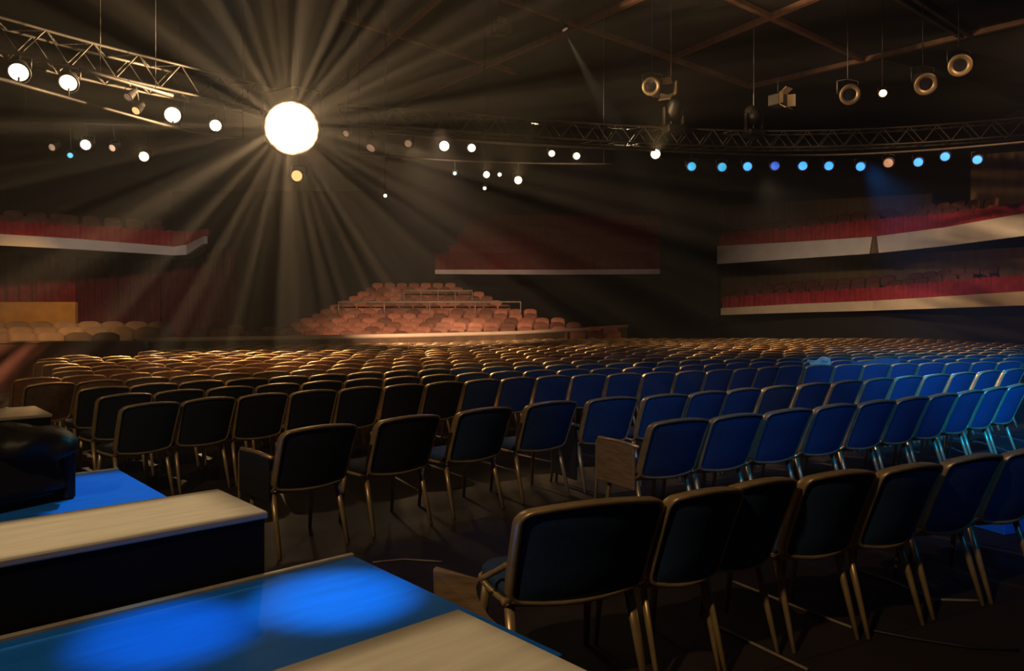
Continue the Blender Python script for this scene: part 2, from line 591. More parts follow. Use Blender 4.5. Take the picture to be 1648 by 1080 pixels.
def tangents(P):
    T = []
    for i in range(len(P)):
        d = P[min(i + 1, len(P) - 1)] - P[max(i - 1, 0)]
        T.append(math.atan2(d.y, d.x))
    return T
taken = []
def far_enough(p, r=.40):
    return all((p - q).length > r for q in taken)
def place_row(P, rowname, fabrics, extra_ang=0.0, group=None, sx_first=None):
    T = tangents(P)
    objs = []
    for i, p in enumerate(P):
        dl = [(P[j] - p).length for j in (i - 1, i + 1) if 0 <= j < len(P)]
        sx = max(.78, min(1.08, (min(dl)) / .535))
        if sx_first and i == 0: sx = sx_first
        # the backrest leans behind the pivot: shift so that its top, not its seat, sits on p
        n = Vector((-math.sin(T[i]), math.cos(T[i])))
        q = p + n * .33
        kind = fabrics(i, p)
        word = {'navy': 'dark blue', 'navy_shaded': 'shaded dark blue', 'grey_fabric': 'grey'}[kind]
        lab = '%s brass-framed chair, %s from the left in %s' % (word, ordinal(i + 1), rowname)
        objs.append(put_chair(kind, q.x, q.y, T[i] + extra_ang, sx, 1, lab, group))
        taken.append(q)
    return objs
ROWS = {}
# nearest row (bottom right)
PA = row_points([(952, 806), (1131, 788), (1222, 772), (1346, 759), (1460, 748), (1561, 733), (1652, 722)])
rowA = place_row(PA, 'the nearest row', lambda i, p: 'navy', group='chairs of the nearest row', sx_first=1.26)
# second row
PB = row_points([(1092, 675), (1183, 668), (1266, 659), (1343, 651), (1410, 645), (1465, 640), (1514, 634), (1558, 629), (1598, 624), (1634, 619)])
rowB = place_row(smooth_row(PB, 1), 'the second row', lambda i, p: 'navy', group='chairs of the second row')
# third row, from the counters across to the right
PC = row_points([(514, 686), (656, 670), (778, 658), (884, 646), (985, 639), (1077, 636), (1138, 630), (1193, 626), (1252, 622), (1308, 617), (1362, 613), (1412, 609), (1460, 606), (1505, 603), (1548, 600), (1590, 597), (1630, 594)])
rowC = place_row(smooth_row(PC, 1), 'the third row', lambda i, p: 'grey_fabric' if i == 8 else ('navy' if i > 1 else 'navy_shaded'), group='chairs of the third row')
# fourth row
PD = row_points([(180, 655), (262, 646), (356, 638), (425, 634), (498, 630), (560, 624), (641, 620), (703, 616), (755, 613), (813, 609), (877, 604), (932, 603), (991, 602), (1040, 600), (1086, 599), (1137, 597), (1172, 595), (1204, 593), (1236, 591), (1268, 589)])
PDs = smooth_row(PD, 4)
def resample(P, pitch, s0=0.0):
    L = [0]
    for a, b in zip(P, P[1:]):
        L.append(L[-1] + (b - a).length)
    out, s, i = [], s0, 0
    while s <= L[-1]:
        while L[i + 1] < s: i += 1
        t = (s - L[i]) / (L[i + 1] - L[i])
        out.append(P[i].lerp(P[i + 1], t)); s += pitch
    return out
# extend the fourth row's curve both ways; the rows behind it follow the same curve
e = PDs[-1]; tR = math.radians(15)
ext = [e + Vector((math.cos(tR) * k, math.sin(tR) * k)) for k in (1, 3, 6, 10, 15)]
b0 = PDs[0]; tL = math.radians(47)
pre = [b0 - Vector((math.cos(tL) * k, math.sin(tL) * k)) for k in (8, 4, 2)]
CURVE = pre + PDs + ext
def offset_curve(k):
    T = tangents(CURVE)
    return [p + Vector((-math.sin(t), math.cos(t))) * k for p, t in zip(CURVE, T)]
def pxof(p):
    return CX + F * p.x / p.y
rows, cand = [], []
PITCH, GAP = .52, .93
for k in range(0, 22):
    C = offset_curve(k * GAP)
    R = [p for p in resample(C, PITCH, .13 * (k % 3)) if p.y > 3]
    lim_l = 150 if k == 0 else (70 if k == 1 else 36 + 6 * min(k, 8))
    keep = []
    for p in R:
        x = pxof(p)
        if not (lim_l < x < 1646): continue
        if p.x > 14.2 - .0 * p.y: continue
        # the low barrier bounds the floor seating
        if p.y > 14.4 and x < 240: continue
        pa, pn = p.x * .745 + p.y * .667, p.x * .667 - p.y * .745
        if k and pa < 1.62 and pn > -8.8: continue
        lim = 17.0 + max(0, (x - 240)) / 760 * 11.0
        if p.y > min(lim, 26): continue
        keep.append(p)
    if len(keep) > 2:
        rows.append((k, keep))
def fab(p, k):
    if pxof(p) < 720: return 'navy_shaded'  # left chairs take the fabric coloured for missing blue light
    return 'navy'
rowname = lambda k: 'the %s row' % ordinal(k + 4)
far = []
for k, P in rows:
    if k <= 1:
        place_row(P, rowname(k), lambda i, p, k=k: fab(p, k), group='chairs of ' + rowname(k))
    else:
        T = tangents(P)
        for i, p in enumerate(P):
            far.append((p.y, k, i, p, T[i], len(P)))
far.sort(key=lambda t: t[0])
for o in proto.values():
    pass
room_left = 300 - chair_count[0]
far_src = {}
stuff = MB()
simple = {m: make_plain_chair(m) for m in ('navy', 'navy_shaded', 'brown_fabric')}
tiny = make_plain_chair('brown_fabric', (1, .5))
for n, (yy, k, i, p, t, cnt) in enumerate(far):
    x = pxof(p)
    m = 'brown_fabric' if (k >= 3) else ('navy_shaded' if x < 720 else 'navy')
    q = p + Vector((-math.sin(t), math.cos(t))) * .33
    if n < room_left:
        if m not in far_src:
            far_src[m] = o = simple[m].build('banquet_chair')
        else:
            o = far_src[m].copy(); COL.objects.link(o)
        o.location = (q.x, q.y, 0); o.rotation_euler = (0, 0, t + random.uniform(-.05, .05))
        word = {'navy': 'dark blue', 'navy_shaded': 'shaded dark blue', 'brown_fabric': 'brown'}[m]
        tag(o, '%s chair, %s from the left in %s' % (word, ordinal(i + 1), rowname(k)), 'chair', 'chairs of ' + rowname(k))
    else:
        M = Matrix.Translation((q.x, q.y, 0)) @ Matrix.Rotation(t + random.uniform(-.06, .06), 4, 'Z')
        src = tiny
        kk = len(stuff.v)
        stuff.v += [tuple(M @ Vector(v)) for v in src.v]
        mm = [stuff.mi(a) for a in src.mats]
        stuff.f += [tuple(j + kk for j in f) for f in src.f]
        stuff.m += [mm[j] for j in src.m]; stuff.sm += src.sm
if stuff.v:
    tag(stuff.build('distant_seating'), 'farthest brown chairs massed in front of the low pale rail', 'seating', kind='stuff')
print('CHAIRS', chair_count, len(far), room_left)

# side panels under the arms of the chairs at the row ends
def side_panel(chair, m, rail, sx=-1, depth=.42, z0=.30, z1=.66, out=.0):
    x = sx * (.262 + out)
    mb = MB().bbox((x - .012, -.17, z0), (x + .012, depth - .17, z1), .006, m)
    o = mb.build('side_panel', chair)
    ar = MB()
    ar.tube([(x, -.22, z1 + .005), (x, 0, z1 + .012), (x, depth - .19, z1 + .005), (x, depth - .16, z1 - .03), (x, depth - .15, z0), (x, depth - .12, .0)], [.015, .015, .015, .014, .012, .010], 'brass', 8)
    ar.build('armrest', chair)
    return o
side_panel(rowC[0], 'navy_shaded', True, -1, .46, .36, .66)
side_panel(rowB[0], 'wood', True, -1, .46, .34, .66)
side_panel(rowC[4], 'navy_shaded', True, -1, .40, .10, .60)
# curved wooden side plate on the nearest chair
def side_plate(chair):
    pts = [(717, 892), (722, 888), (775, 904), (771, 915), (772, 926), (777, 940), (787, 958), (806, 979), (797, 983), (760, 970), (726, 958), (719, 950)]
    P = []
    for px, py in pts:
        x = (px - 824) / 335 - .235
        P.append((x / 1.26, -.17 + .20 * min(1, max(0, (-.235 - x) / .3)) ** .7, EYE - (py - HZ) * 3.35 / F))
    n = len(P)
    vs = P + [(x, y + .016, z) for x, y, z in P]
    fs = [tuple(range(n - 1, -1, -1)), tuple(range(n, 2 * n))]
    fs += [(k, (k + 1) % n, n + (k + 1) % n, n + k) for k in range(n)]
    mb = MB().add(vs, fs, 'wood')
    mb.build('side_plate', chair)
    a = Vector(P[2])
    MB().tube([a, a + Vector((.06, -.01, .03)), (-.25, -.20, .60)], .013, 'wood', 8).build('arm_rail', chair)
    return chair
side_plate(rowA[0])

# ------------------------------------------------------------------ counters and blue decks at the left
AX = Vector((.745, .667)).normalized()
NX = Vector((AX.y, -AX.x))
def LF(a, n, z):
    p = AX * a + NX * n
    return Vector((p.x, p.y, z))
ANG = math.atan2(AX.y, AX.x)
MROT = Matrix.Rotation(ANG, 4, 'Z')
def local_box(name, parent, a0, a1, n0, n1, z0, z1, m, bev=.006):
    # local frame: x along the counter, y = -n
    return MB().bbox((a0, -n1, z0), (a1, -n0, z1), bev, m).build(name, parent)
def counter(label, a0, a1, n0, n1, z=.75):
    r = empty('counter', (0, 0, 0), ANG, label, 'counter', 'tan-topped counters')
    local_box('countertop', r, a0, a1, n0, n1, z - .03, z, 'counter_tan')
    local_box('body', r, a0, a1 - .012, n0 + .012, n1 - .012, 0, z - .03, 'counter_black')
    return r
counter('long tan-topped black counter standing between the two blue decks', -2.6, 1.38, -3.72, -3.134)
counter('tan-topped counter in the bottom foreground, its corner pointing at the nearest chair', -1.2, 1.335, -1.724, -1.12)
counter('pale tan-topped counter behind the far blue deck at the left edge', -3.2, 1.36, -8.35, -7.55)
def deck(label, a0, a1, n0, n1, z=.48):
    r = empty('platform', (0, 0, 0), ANG, label, 'platform', 'blue decks')
    local_box('deck_top', r, a0, a1, n0 + .03, n1, z - .03, z, 'deck_blue', .004)
    local_box('edge_strip', r, a0, a1, n0, n0 + .028, z - .03, z + .012, 'edge_strip', .004)
    local_box('base', r, a0 + .05, a1 - .03, n0 + .04, n1 - .03, 0, z - .03, 'counter_black')
    return r
deck('blue deck with two round pools of blue light beside the nearest counter', -2.4, 1.78, -3.12, -1.735)
deck('evenly lit blue deck behind the long counter', -2.8, 1.50, -6.02, -3.74)
# blue-lit platform at the right edge
p = on(1612, 862, .0)
r = empty('platform', (p.x + .02, p.y, 0), math.radians(20), 'small blue platform on the floor at the right edge beyond the nearest row', 'platform', 'blue decks')
MB().bbox((0, 0, .0), (1.6, .8, .26), .006, 'deck_blue').build('body', r)
MB().bbox((-.01, -.01, .26), (1.61, .81, .285), .004, 'deck_blue').build('deck_top', r)

# ------------------------------------------------------------------ black armchair with a coat at the left edge
p = Vector((-3.0, 4.36, .48))
r = empty('armchair', p, math.radians(62), 'black armchair seen from behind on the far blue deck at left', 'chair')
MB().bbox((-.30, -.20, 0.02), (.30, -.08, .40), .02, 'leather', Matrix.Rotation(math.radians(-20), 4, 'X')).build('backrest', r)
MB().bbox((-.28, -.10, .02), (.28, .42, .20), .02, 'leather').build('seat', r)
for sx in (-1, 1):
    MB().bbox((sx * .33 - .035, -.16, 0), (sx * .33 + .035, .42, .33), .015, 'leather').build('armrest', r)
def coat():
    mb = MB()
    n, k = 22, 12
    vs, fs = [], []
    for i in range(n + 1):
        t = i / n
        x = -.40 + .78 * t
        for j in range(k):
            th = 2 * math.pi * j / k
            rr = (.115 + .02 * math.sin(7 * t * 3 + j) + .012 * math.sin(13 * t + 2 * j)) * (math.sin(math.pi * min(.985, .06 + .9 * t)) ** .45)
            vs.append((x, rr * 1.35 * math.cos(th), rr * .95 * math.sin(th) - .05 * max(0, math.cos(th)) * math.sin(6 * t)))
    for i in range(n):
        for j in range(k):
            fs.append((i * k + j, i * k + (j + 1) % k, (i + 1) * k + (j + 1) % k, (i + 1) * k + j))
    fs.append(tuple(range(k - 1, -1, -1))); fs.append(tuple(n * k + j for j in range(k)))
    return mb.add(vs, fs, 'leather', True)
c = coat().build('coat')
tag(c, 'glossy black coat bundled over the black armchair at the left edge', 'coat')
c.location = (-2.98, 4.36, .86)
c.rotation_euler = (0, math.radians(6), math.radians(25))

# ------------------------------------------------------------------ small things among the chairs
# cream cloth on a chair back beyond the fourth row
def draped(name, label, px, py, D, wd, hd, m, cat):
    p = at(px, py, D)
    mb = MB()
    vs, fs = [], []
    nu, nv = 10, 9
    for side in (0, 1):
        for i in range(nu):
            u = i / (nu - 1) - .5
            for j in range(nv):
                s = j / (nv - 1) * 2 - 1
                y = .05 * s + .02 * math.sin(9 * u + 2 * s)
                z = -hd * abs(s) ** 1.6 * (.8 + .3 * math.sin(5 * u)) + .03 * math.sin(6 * u)
                vs.append((u * wd, y, z + side * .012))
    for side in (0, 1):
        k0 = side * nu * nv
        for i in range(nu - 1):
            for j in range(nv - 1):
                q = (k0 + i * nv + j, k0 + (i + 1) * nv + j, k0 + (i + 1) * nv + j + 1, k0 + i * nv + j + 1)
                fs.append(q if side else q[::-1])
    mb.add(vs, fs, m, True)
    o = mb.build(name)
    o.location = p
    o.rotation_euler = (0, 0, math.radians(18))
    return tag(o, label, cat)
draped('jacket', 'crumpled cream jacket hung on a chair back behind the blue seats', 1318, 578, 12.4, .42, .20, 'paper', 'jacket')
mat('sheet', (.12, .13, .18), .35, 0, .2, 6)
draped('plastic_sheet', 'grey plastic sheet draped over the chair backs right of the cream jacket', 1408, 580, 12.6, 1.0, .16, 'sheet', 'sheet')
# cables and flat strips on the floor
def cable(label, pix, m, rad, name='cable', z=None):
    pts = [on(px, py, rad) for px, py in pix]
    fine = []
    for i in range(len(pts) - 1):
        for k in range(4):
            fine.append(pts[i].lerp(pts[i + 1], k / 4))
    fine.append(pts[-1])
    o = MB().tube(fine, rad, m, 6).build(name)
    return tag(o, label, 'cable')
cable('pale cable on the floor under the second and third chairs of the nearest row', [(1150, 1006), (1237, 1048), (1300, 1078)], 'cable_pale', .008)
cable('pale cable running under the fourth chair of the nearest row', [(1180, 936), (1270, 972), (1371, 1010)], 'cable_pale', .008)
cable('black cable crossing the open floor at the bottom right', [(1380, 1010), (1460, 1026), (1560, 1042), (1640, 1046)], 'cable_black', .008)
cable('pale cable on the floor beside the last chairs of the nearest row', [(1378, 916), (1440, 938), (1505, 965), (1580, 967)], 'cable_pale', .008)
cable('thin pale cable curling from the blue deck toward the nearest chair', [(600, 905), (650, 900), (712, 904)], 'cable_pale', .006)

# ------------------------------------------------------------------ low barrier, partition, raked seats
def ribbon(path, z0f, z1f, th, m):
    "upright wall following a plan path, with thickness"
    mb = MB()
    n = len(path)
    vs, fs = [], []
    for i, q in enumerate(path):
        a, b = path[max(i - 1, 0)], path[min(i + 1, n - 1)]
        d = Vector((b[0] - a[0], b[1] - a[1])).normalized()
        nn = Vector((-d.y, d.x)) * th
        z0 = z0f[i] if isinstance(z0f, (list, tuple)) else z0f
        z1 = z1f[i] if isinstance(z1f, (list, tuple)) else z1f
        vs += [(q[0], q[1], z0), (q[0], q[1], z1), (q[0] + nn.x, q[1] + nn.y, z1), (q[0] + nn.x, q[1] + nn.y, z0)]
    for i in range(n - 1):
        for j in range(4):
            fs.append((i * 4 + j, (i + 1) * 4 + j, (i + 1) * 4 + (j + 1) % 4, i * 4 + (j + 1) % 4))
    fs.append((3, 2, 1, 0)); fs.append(tuple((n - 1) * 4 + j for j in range(4)))
    return mb.add(vs, fs, m)
bp = [at(235, 545, 18.0), at(360, 543, 18.9), at(500, 541, 20.0), at(660, 538, 21.6), at(830, 534, 24.0), at(930, 529, 26.6), at(1010, 523, 29.5)]
r = empty('barrier', (bp[3].x, bp[3].y, 0), 0, 'long low barrier with a pale top rail before the raked red seats', 'barrier')
off = Vector((bp[3].x, bp[3].y))
path = [(q.x - off.x, q.y - off.y) for q in bp]
ribbon(path, 0, [q.z - .08 for q in bp], .06, 'wall_brown').build('panel', r)
rl = MB()
rl.tube([(a[0], a[1] + .03, q.z - .04) for a, q in zip(path, bp)], .065, 'fascia_cream', 8)
rl.build('top_rail', r)
MB().tube([(path[0][0], path[0][1] + .03, 0), (path[0][0], path[0][1] + .03, bp[0].z - .04)], .045, 'edge_strip', 8).build('end_post', r)
q0, q1 = at(-60, 553, 15.6), at(232, 551, 17.4)
r = empty('barrier', ((q0.x + q1.x) / 2, (q0.y + q1.y) / 2, 0), 0, 'dark plain low barrier below the tan seats at the left', 'barrier')
cx, cy = (q0.x + q1.x) / 2, (q0.y + q1.y) / 2
ribbon([(q0.x - cx, q0.y - cy), (q1.x - cx, q1.y - cy)], 0, [q0.z, q1.z], .08, 'dim_seat').build('panel', r)
ribbon([(q0.x - cx, q0.y - cy - .03), (q1.x - cx, q1.y - cy - .03)], [q0.z, q1.z], [q0.z + .04, q1.z + .04], .14, 'wall_brown').build('top_rail', r)

def seat_mesh(m, w_=.54, h=.50):
    "upholstered theatre seat: rounded back, tipped cushion, two arm ends"
    mb = MB()
    prof = []
    n = 7
    vs, fs = [], []
    for side in (0, 1):
        for i in range(n + 1):
            u = -1 + 2 * i / n
            top = h * (1 - .16 * abs(u) ** 4)
            for z in (-.12, .6 * h, top):
                t = z / h
                vs.append((u * w_ / 2 * (1 - .05 * (t > .9)), -.06 - .10 * t + side * .09 + .04 * u * u, z))
    K = (n + 1) * 3
    for side in (0, 1):
        for i in range(n):
            for j in range(2):
                q = (side * K + i * 3 + j, side * K + (i + 1) * 3 + j, side * K + (i + 1) * 3 + j + 1, side * K + i * 3 + j + 1)
                fs.append(q if side == 0 else q[::-1])
    for i in range(n):
        fs.append((i * 3 + 2, (i + 1) * 3 + 2, K + (i + 1) * 3 + 2, K + i * 3 + 2))
    for i, fl in ((0, True), (n, False)):
        for j in range(2):
            q = (i * 3 + j, i * 3 + j + 1, K + i * 3 + j + 1, K + i * 3 + j)
            fs.append(q if fl else q[::-1])
    mb.add(vs, fs, m, True)
    mb.bbox((-w_ / 2 + .03, .03, -.02), (w_ / 2 - .03, .42, .09), .03, m)
    for sx in (-1, 1):
        mb.bbox((sx * w_ / 2 - .025, -.08, -.40), (sx * w_ / 2 + .025, .32, .20), .01, 'dim_seat')
    return mb
SEATS = {}
def theatre_seat(m, loc, rz, label, group, s=1.0):
    if m not in SEATS:
        SEATS[m] = o = seat_mesh(m).build('theatre_seat')
    else:
        o = SEATS[m].copy(); COL.objects.link(o)
    o.location = loc; o.rotation_euler = (0, 0, rz); o.scale = (s, s, s)
    return tag(o, label, 'seat', group)

# central raked block: rows climb and narrow toward the back, seats face the camera
ter = MB()
TR = [(531, 372, 1020), (524, 420, 1000), (517, 462, 960), (510, 480, 915), (503, 500, 890), (496, 512, 866), (489, 528, 846), (482, 545, 826), (475, 560, 806), (468, 574, 786), (461, 586, 766), (454, 598, 744)]
for r_, (py, xl, xr) in enumerate(TR):
    D = 26.0 + 1.12 * r_ if r_ else 26.0
    a, b = at(xl, py, D), at(xr, py, D)
    zt = a.z - .95 + .0
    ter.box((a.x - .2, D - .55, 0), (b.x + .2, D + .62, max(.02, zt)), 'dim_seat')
    nseat = int((b.x - a.x) / .62)
    for i in range(nseat):
        x = a.x + .31 + i * .62
        # rows curve gently
        yy = D + .0006 * (x + 1.5) ** 2
        theatre_seat('red_seat', (x, yy, max(.02, zt) + .42), math.pi + random.uniform(-.16, .16),
                     'red-brown raked seat, %s from the left in the %s tier from the bottom' % (ordinal(i + 1), ordinal(r_ + 1)),
                     'raked seats of the %s tier' % ordinal(r_ + 1))
struct('floor_terrace', ter)
# pale handrails across the raked block
for (py, xl, xr, D, lab) in ((486, 545, 838, 31.2, 'lower of two thin pale rails across the raked red seats'), (468, 650, 760, 34.6, 'upper short pale rail among the topmost raked seats')):
    a, b = at(xl, py, D), at(xr, py, D)
    rr = empty('handrail', ((a.x + b.x) / 2, D, a.z), 0, lab, 'handrail')
    h = (b.x - a.x) / 2
    MB().tube([(-h, 0, 0), (h, 0, 0)], .035, 'edge_strip', 8).build('rail', rr)
    for k in range(5):
        x = -h + 2 * h * k / 4
        MB().tube([(x, 0, 0), (x, 0, -.62)], .022, 'edge_strip', 6).build('post', rr)
# wooden box lit at the right of the block
pb = at(828, 514, 25.3)
# tan seats, left section on a raised floor
ter = MB()
LT = [(535, -30, 235, 17.8), (526, -30, 270, 19.2), (517, -30, 304, 20.6)]
for r_, (py, xl, xr, D) in enumerate(LT):
    a, b = at(xl, py, D), at(xr, py, D)
    zf = a.z - .98
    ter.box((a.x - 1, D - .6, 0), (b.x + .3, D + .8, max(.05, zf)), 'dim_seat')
    nseat = int((b.x - a.x) / .66)
    for i in range(nseat):
        x = a.x + .33 + i * .66
        theatre_seat('tan_seat', (x, D, max(.05, zf) + .44), random.uniform(-.15, .1) + math.radians(-150), 'tan seat, %s from the left in the %s row behind the dark low barrier' % (ordinal(i + 1), ordinal(r_ + 1)),
                     'tan seats at the left', 1.08)
struct('floor_left_terrace', ter)
# dim red seats between the tan ones and the raked block
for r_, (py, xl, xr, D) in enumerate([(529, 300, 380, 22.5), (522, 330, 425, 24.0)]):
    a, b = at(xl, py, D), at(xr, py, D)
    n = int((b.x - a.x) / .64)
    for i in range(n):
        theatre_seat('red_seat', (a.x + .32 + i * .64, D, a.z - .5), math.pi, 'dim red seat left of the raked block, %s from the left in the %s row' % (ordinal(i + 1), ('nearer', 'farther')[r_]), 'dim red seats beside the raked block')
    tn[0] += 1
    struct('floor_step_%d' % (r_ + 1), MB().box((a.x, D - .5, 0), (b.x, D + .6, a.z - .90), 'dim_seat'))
# orange-lit low wall at far left
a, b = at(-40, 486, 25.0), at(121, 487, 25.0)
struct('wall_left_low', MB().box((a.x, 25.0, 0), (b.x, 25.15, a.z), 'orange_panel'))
# curtains under the left balcony
def curtain(label, x0, x1, y, z0, z1, m):
    mb = MB()
    n = 40
    vs, fs = [], []
    for side in (0, 1):
        for i in range(n + 1):
            t = i / n
            x = x0 + (x1 - x0) * t
            yy = y + .09 * math.sin(t * 11 * math.pi) + .03 * math.sin(t * 27) + side * .02
            vs += [(x, yy, z0), (x, yy, z1)]
    K = (n + 1) * 2
    for side in (0, 1):
        for i in range(n):
            q = (side * K + 2 * i, side * K + 2 * i + 2, side * K + 2 * i + 3, side * K + 2 * i + 1)
            fs.append(q if side == 0 else q[::-1])
    mb.add(vs, fs, m, True)
    return tag(mb.build('curtain'), label, 'curtain', 'curtains under the left balcony')
cl = ['dark red curtain at the far left end, above the orange low wall', 'dark red curtain above the right end of the orange low wall', 'blackish red curtain just right of the orange low wall',
      'blackish red curtain at the middle of the left balcony', 'blackish red curtain under the outer end of the left balcony', 'blackish red curtain standing clear right of the left balcony']
edges = [-60, 52, 122, 190, 258, 320, 384]
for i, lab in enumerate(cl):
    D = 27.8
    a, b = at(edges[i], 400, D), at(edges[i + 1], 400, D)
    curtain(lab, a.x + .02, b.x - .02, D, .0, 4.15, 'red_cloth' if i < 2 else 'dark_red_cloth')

# ------------------------------------------------------------------ balconies
def densify(P, k=8):
    out = []
    for a, b in zip(P, P[1:]):
        for i in range(k):
            out.append(tuple(a[j] + (b[j] - a[j]) * i / k for j in range(len(a))))
    out.append(tuple(P[-1]))
    return out
def balcony(label, pts, cloth, fascia, soffit_back, nseats=0, seat_label=None, seat_m='dim_seat', back=1.2, wave=.05):
    "pts: list of (D, px, py_bottom, py_fascia_top, py_cloth_top) along the front edge, left to right"
    P = []
    for D, px, yb, yf, yc in pts:
        q = at(px, yb, D)
        P.append((q.x, q.y, q.z, at(px, yf, D).z, at(px, yc, D).z))
    P = densify(P, 10)
    c = P[len(P) // 2]
    r = empty('balcony', (c[0], c[1], c[2]), 0, label, 'balcony')
    path = [(p[0] - c[0], p[1] - c[1]) for p in P]
    ribbon(path, [p[2] - c[2] for p in P], [p[3] - c[2] for p in P], .12, fascia).build('fascia', r)
    # red cloth hung on the rail behind the fascia: folds with a scalloped top
    mb = MB(); vs, fs = [], []
    D2 = densify([(*a, p[3] - c[2], p[4] - c[2]) for a, p in zip(path, P)], 5)
    n = len(D2)
    for side in (0, 1):
        for i, q in enumerate(D2):
            a, b = D2[max(i - 1, 0)], D2[min(i + 1, n - 1)]
            d = Vector((b[0] - a[0], b[1] - a[1])).normalized(); nn = Vector((-d.y, d.x))
            o_ = .10 + .04 * math.sin(i * 1.9) + .02 * math.sin(i * .7) + side * .03
            sc = wave * (abs(math.sin(i * .33)) - .5) + wave * .4 * math.sin(i * 1.1)
            vs += [(q[0] + nn.x * o_, q[1] + nn.y * o_, q[2] - .05), (q[0] + nn.x * (o_ + .05), q[1] + nn.y * (o_ + .05), q[3] + sc)]
    K = 2 * n
    for i in range(n - 1):
        fs.append((2 * i, 2 * i + 2, 2 * i + 3, 2 * i + 1))
        fs.append((K + 2 * i, K + 2 * i + 1, K + 2 * i + 3, K + 2 * i + 2))
        fs.append((2 * i + 1, 2 * i + 3, K + 2 * i + 3, K + 2 * i + 1))
    mb.add(vs, fs, cloth, True)
    mb.build('red_cloth', r)
    # floor slab behind the fascia
    sl = MB(); vs, fs = [], []
    for (x, y), p in zip(path, P):
        i = len(vs) // 4
        vs += [(x, y + .1, p[2] - c[2] + .02), (x, y + .1, p[2] - c[2] + .16), (x + soffit_back[0], y + soffit_back[1], p[2] - c[2] + .16), (x + soffit_back[0], y + soffit_back[1], p[2] - c[2] + .02)]
    for i in range(len(path) - 1):
        for j in range(4):
            fs.append((i * 4 + j, (i + 1) * 4 + j, (i + 1) * 4 + (j + 1) % 4, i * 4 + (j + 1) % 4))
    fs.append((3, 2, 1, 0)); fs.append(tuple((len(path) - 1) * 4 + j for j in range(4)))
    sl.add(vs, fs, 'wall_black')
    sl.build('floor_slab', r)
    return r, P
rl_, PL = balcony('left balcony with white front and wavy red cloth', [(22.2, -60, 392, 373, 350), (23.6, 120, 401, 384, 362), (25.6, 280, 411, 397, 371), (25.8, 300, 410, 394, 372), (24.6, 328, 392, 380, 369)], 'red_cloth', 'fascia_white', (-1.5, 4.0))
rc_, PCN = balcony('centre balcony of dark red cloth with a thin grey front', [(38, 700, 441, 434, 408), (38, 900, 442, 434, 407), (38, 1085, 441, 433, 406), (36.8, 1125, 428, 420, 402)], 'dark_red_cloth', 'fascia_white', (0, 4.5))
ru_, PU = balcony('upper right balcony with tall white front and red cloth', [(32.5, 1154, 425, 396, 374), (29.5, 1285, 416, 389, 365), (27.0, 1405, 408, 381, 352), (24.0, 1520, 396, 366, 343), (21.0, 1660, 378, 341, 323)], 'red_cloth', 'fascia_white', (1.1, 1.7))
rw_, PW = balcony('lower right balcony with cream front and red cloth', [(32.2, 1160, 507, 496, 478), (29.5, 1285, 503, 489, 470), (27.0, 1405, 500, 484, 463), (24.0, 1520, 496, 477, 452), (21.0, 1660, 491, 468, 440)], 'red_cloth', 'fascia_cream', (1.1, 1.7))
# joint post on the white front of the upper right balcony
q = at(1408, 408, 26.9)
MB().lathe([(.16, 0), (.13, .2), (.07, .6), (.05, .62), (0, .62)], 'wall_brown', 12, Matrix.Translation((q.x - PU[len(PU) // 2][0] - .05, q.y - PU[len(PU) // 2][1] - .06, q.z - PU[len(PU) // 2][2]))).build('joint_cover', ru_)
# seats behind the cloths
def balcony_seats(P, n, dz, back, label, group, face, m='dim_seat', rows_=2):
    k = 0
    for rr in range(rows_):
        for i in range(n):
            t = (i + .5 + .25 * rr) / n * (len(P) - 1)
            a, b = P[int(t)], P[min(int(t) + 1, len(P) - 1)]
            f = t - int(t)
            x, y, z = [a[j] + (b[j] - a[j]) * f for j in range(3)]
            dd = Vector((b[0] - a[0], b[1] - a[1]))
            if dd.length < 1e-6: continue
            dd.normalize(); nn = Vector((-dd.y, dd.x))
            zz = a[4] + (b[4] - a[4]) * f - .30 + dz + rr * .26
            x += nn.x * (back + rr * .8); y += nn.y * (back + rr * .8)
            theatre_seat(m, (x, y, zz), math.atan2(dd.y, dd.x) + math.pi, label % (ordinal(i + 1), ('front', 'back')[rr]), group)
balcony_seats(PL[:21], 9, .06, .8, 'dark seat on the left balcony, %s from the left in its %s row', 'seats on the left balcony', 0)
balcony_seats(PU[:32], 16, .08, .8, 'dark seat on the upper right balcony, %s from the left in its %s row', 'seats on the upper right balcony', 0)
balcony_seats(PW[:32], 16, .08, .8, 'dark seat on the lower right balcony, %s from the left in its %s row', 'seats on the lower right balcony', 0)
# tiers of the centre balcony: long dark red benches rising behind its front
for k, (D, y0, y1, xl, xr) in enumerate([(39.2, 412, 394, 722, 1128), (40.2, 398, 378, 735, 1140), (41.2, 382, 362, 745, 1150), (42.2, 366, 345, 752, 1157)]):
    a, b = at(xl, y1, D), at(xr, y1, D)
    zb = at(xl, y0, D).z
    o = empty('bench', ((a.x + b.x) / 2, D, zb), 0, 'long dark red bench, %s up in the tiers of the centre balcony' % ordinal(k + 1), 'bench', 'benches of the centre balcony')
    h = (b.x - a.x) / 2
    MB().bbox((-h, 0, 0), (h, .14, a.z - zb), .03, 'dark_red_cloth').build('backrest', o)
    MB().bbox((-h, -.45, 0), (h, 0, .12), .03, 'dark_red_cloth').build('seat', o)
tb = MB()
for k, (D, y0) in enumerate([(39.2, 412), (40.2, 398), (41.2, 382), (42.2, 366)]):
    a, b = at(715, y0, D), at(1150, y0, D)
    tb.box((a.x, D - .55, PCN[0][2] + .1), (b.x, D + (.45 if k < 3 else .6), a.z), 'wall_black')
struct('floor_balcony_tiers', tb)
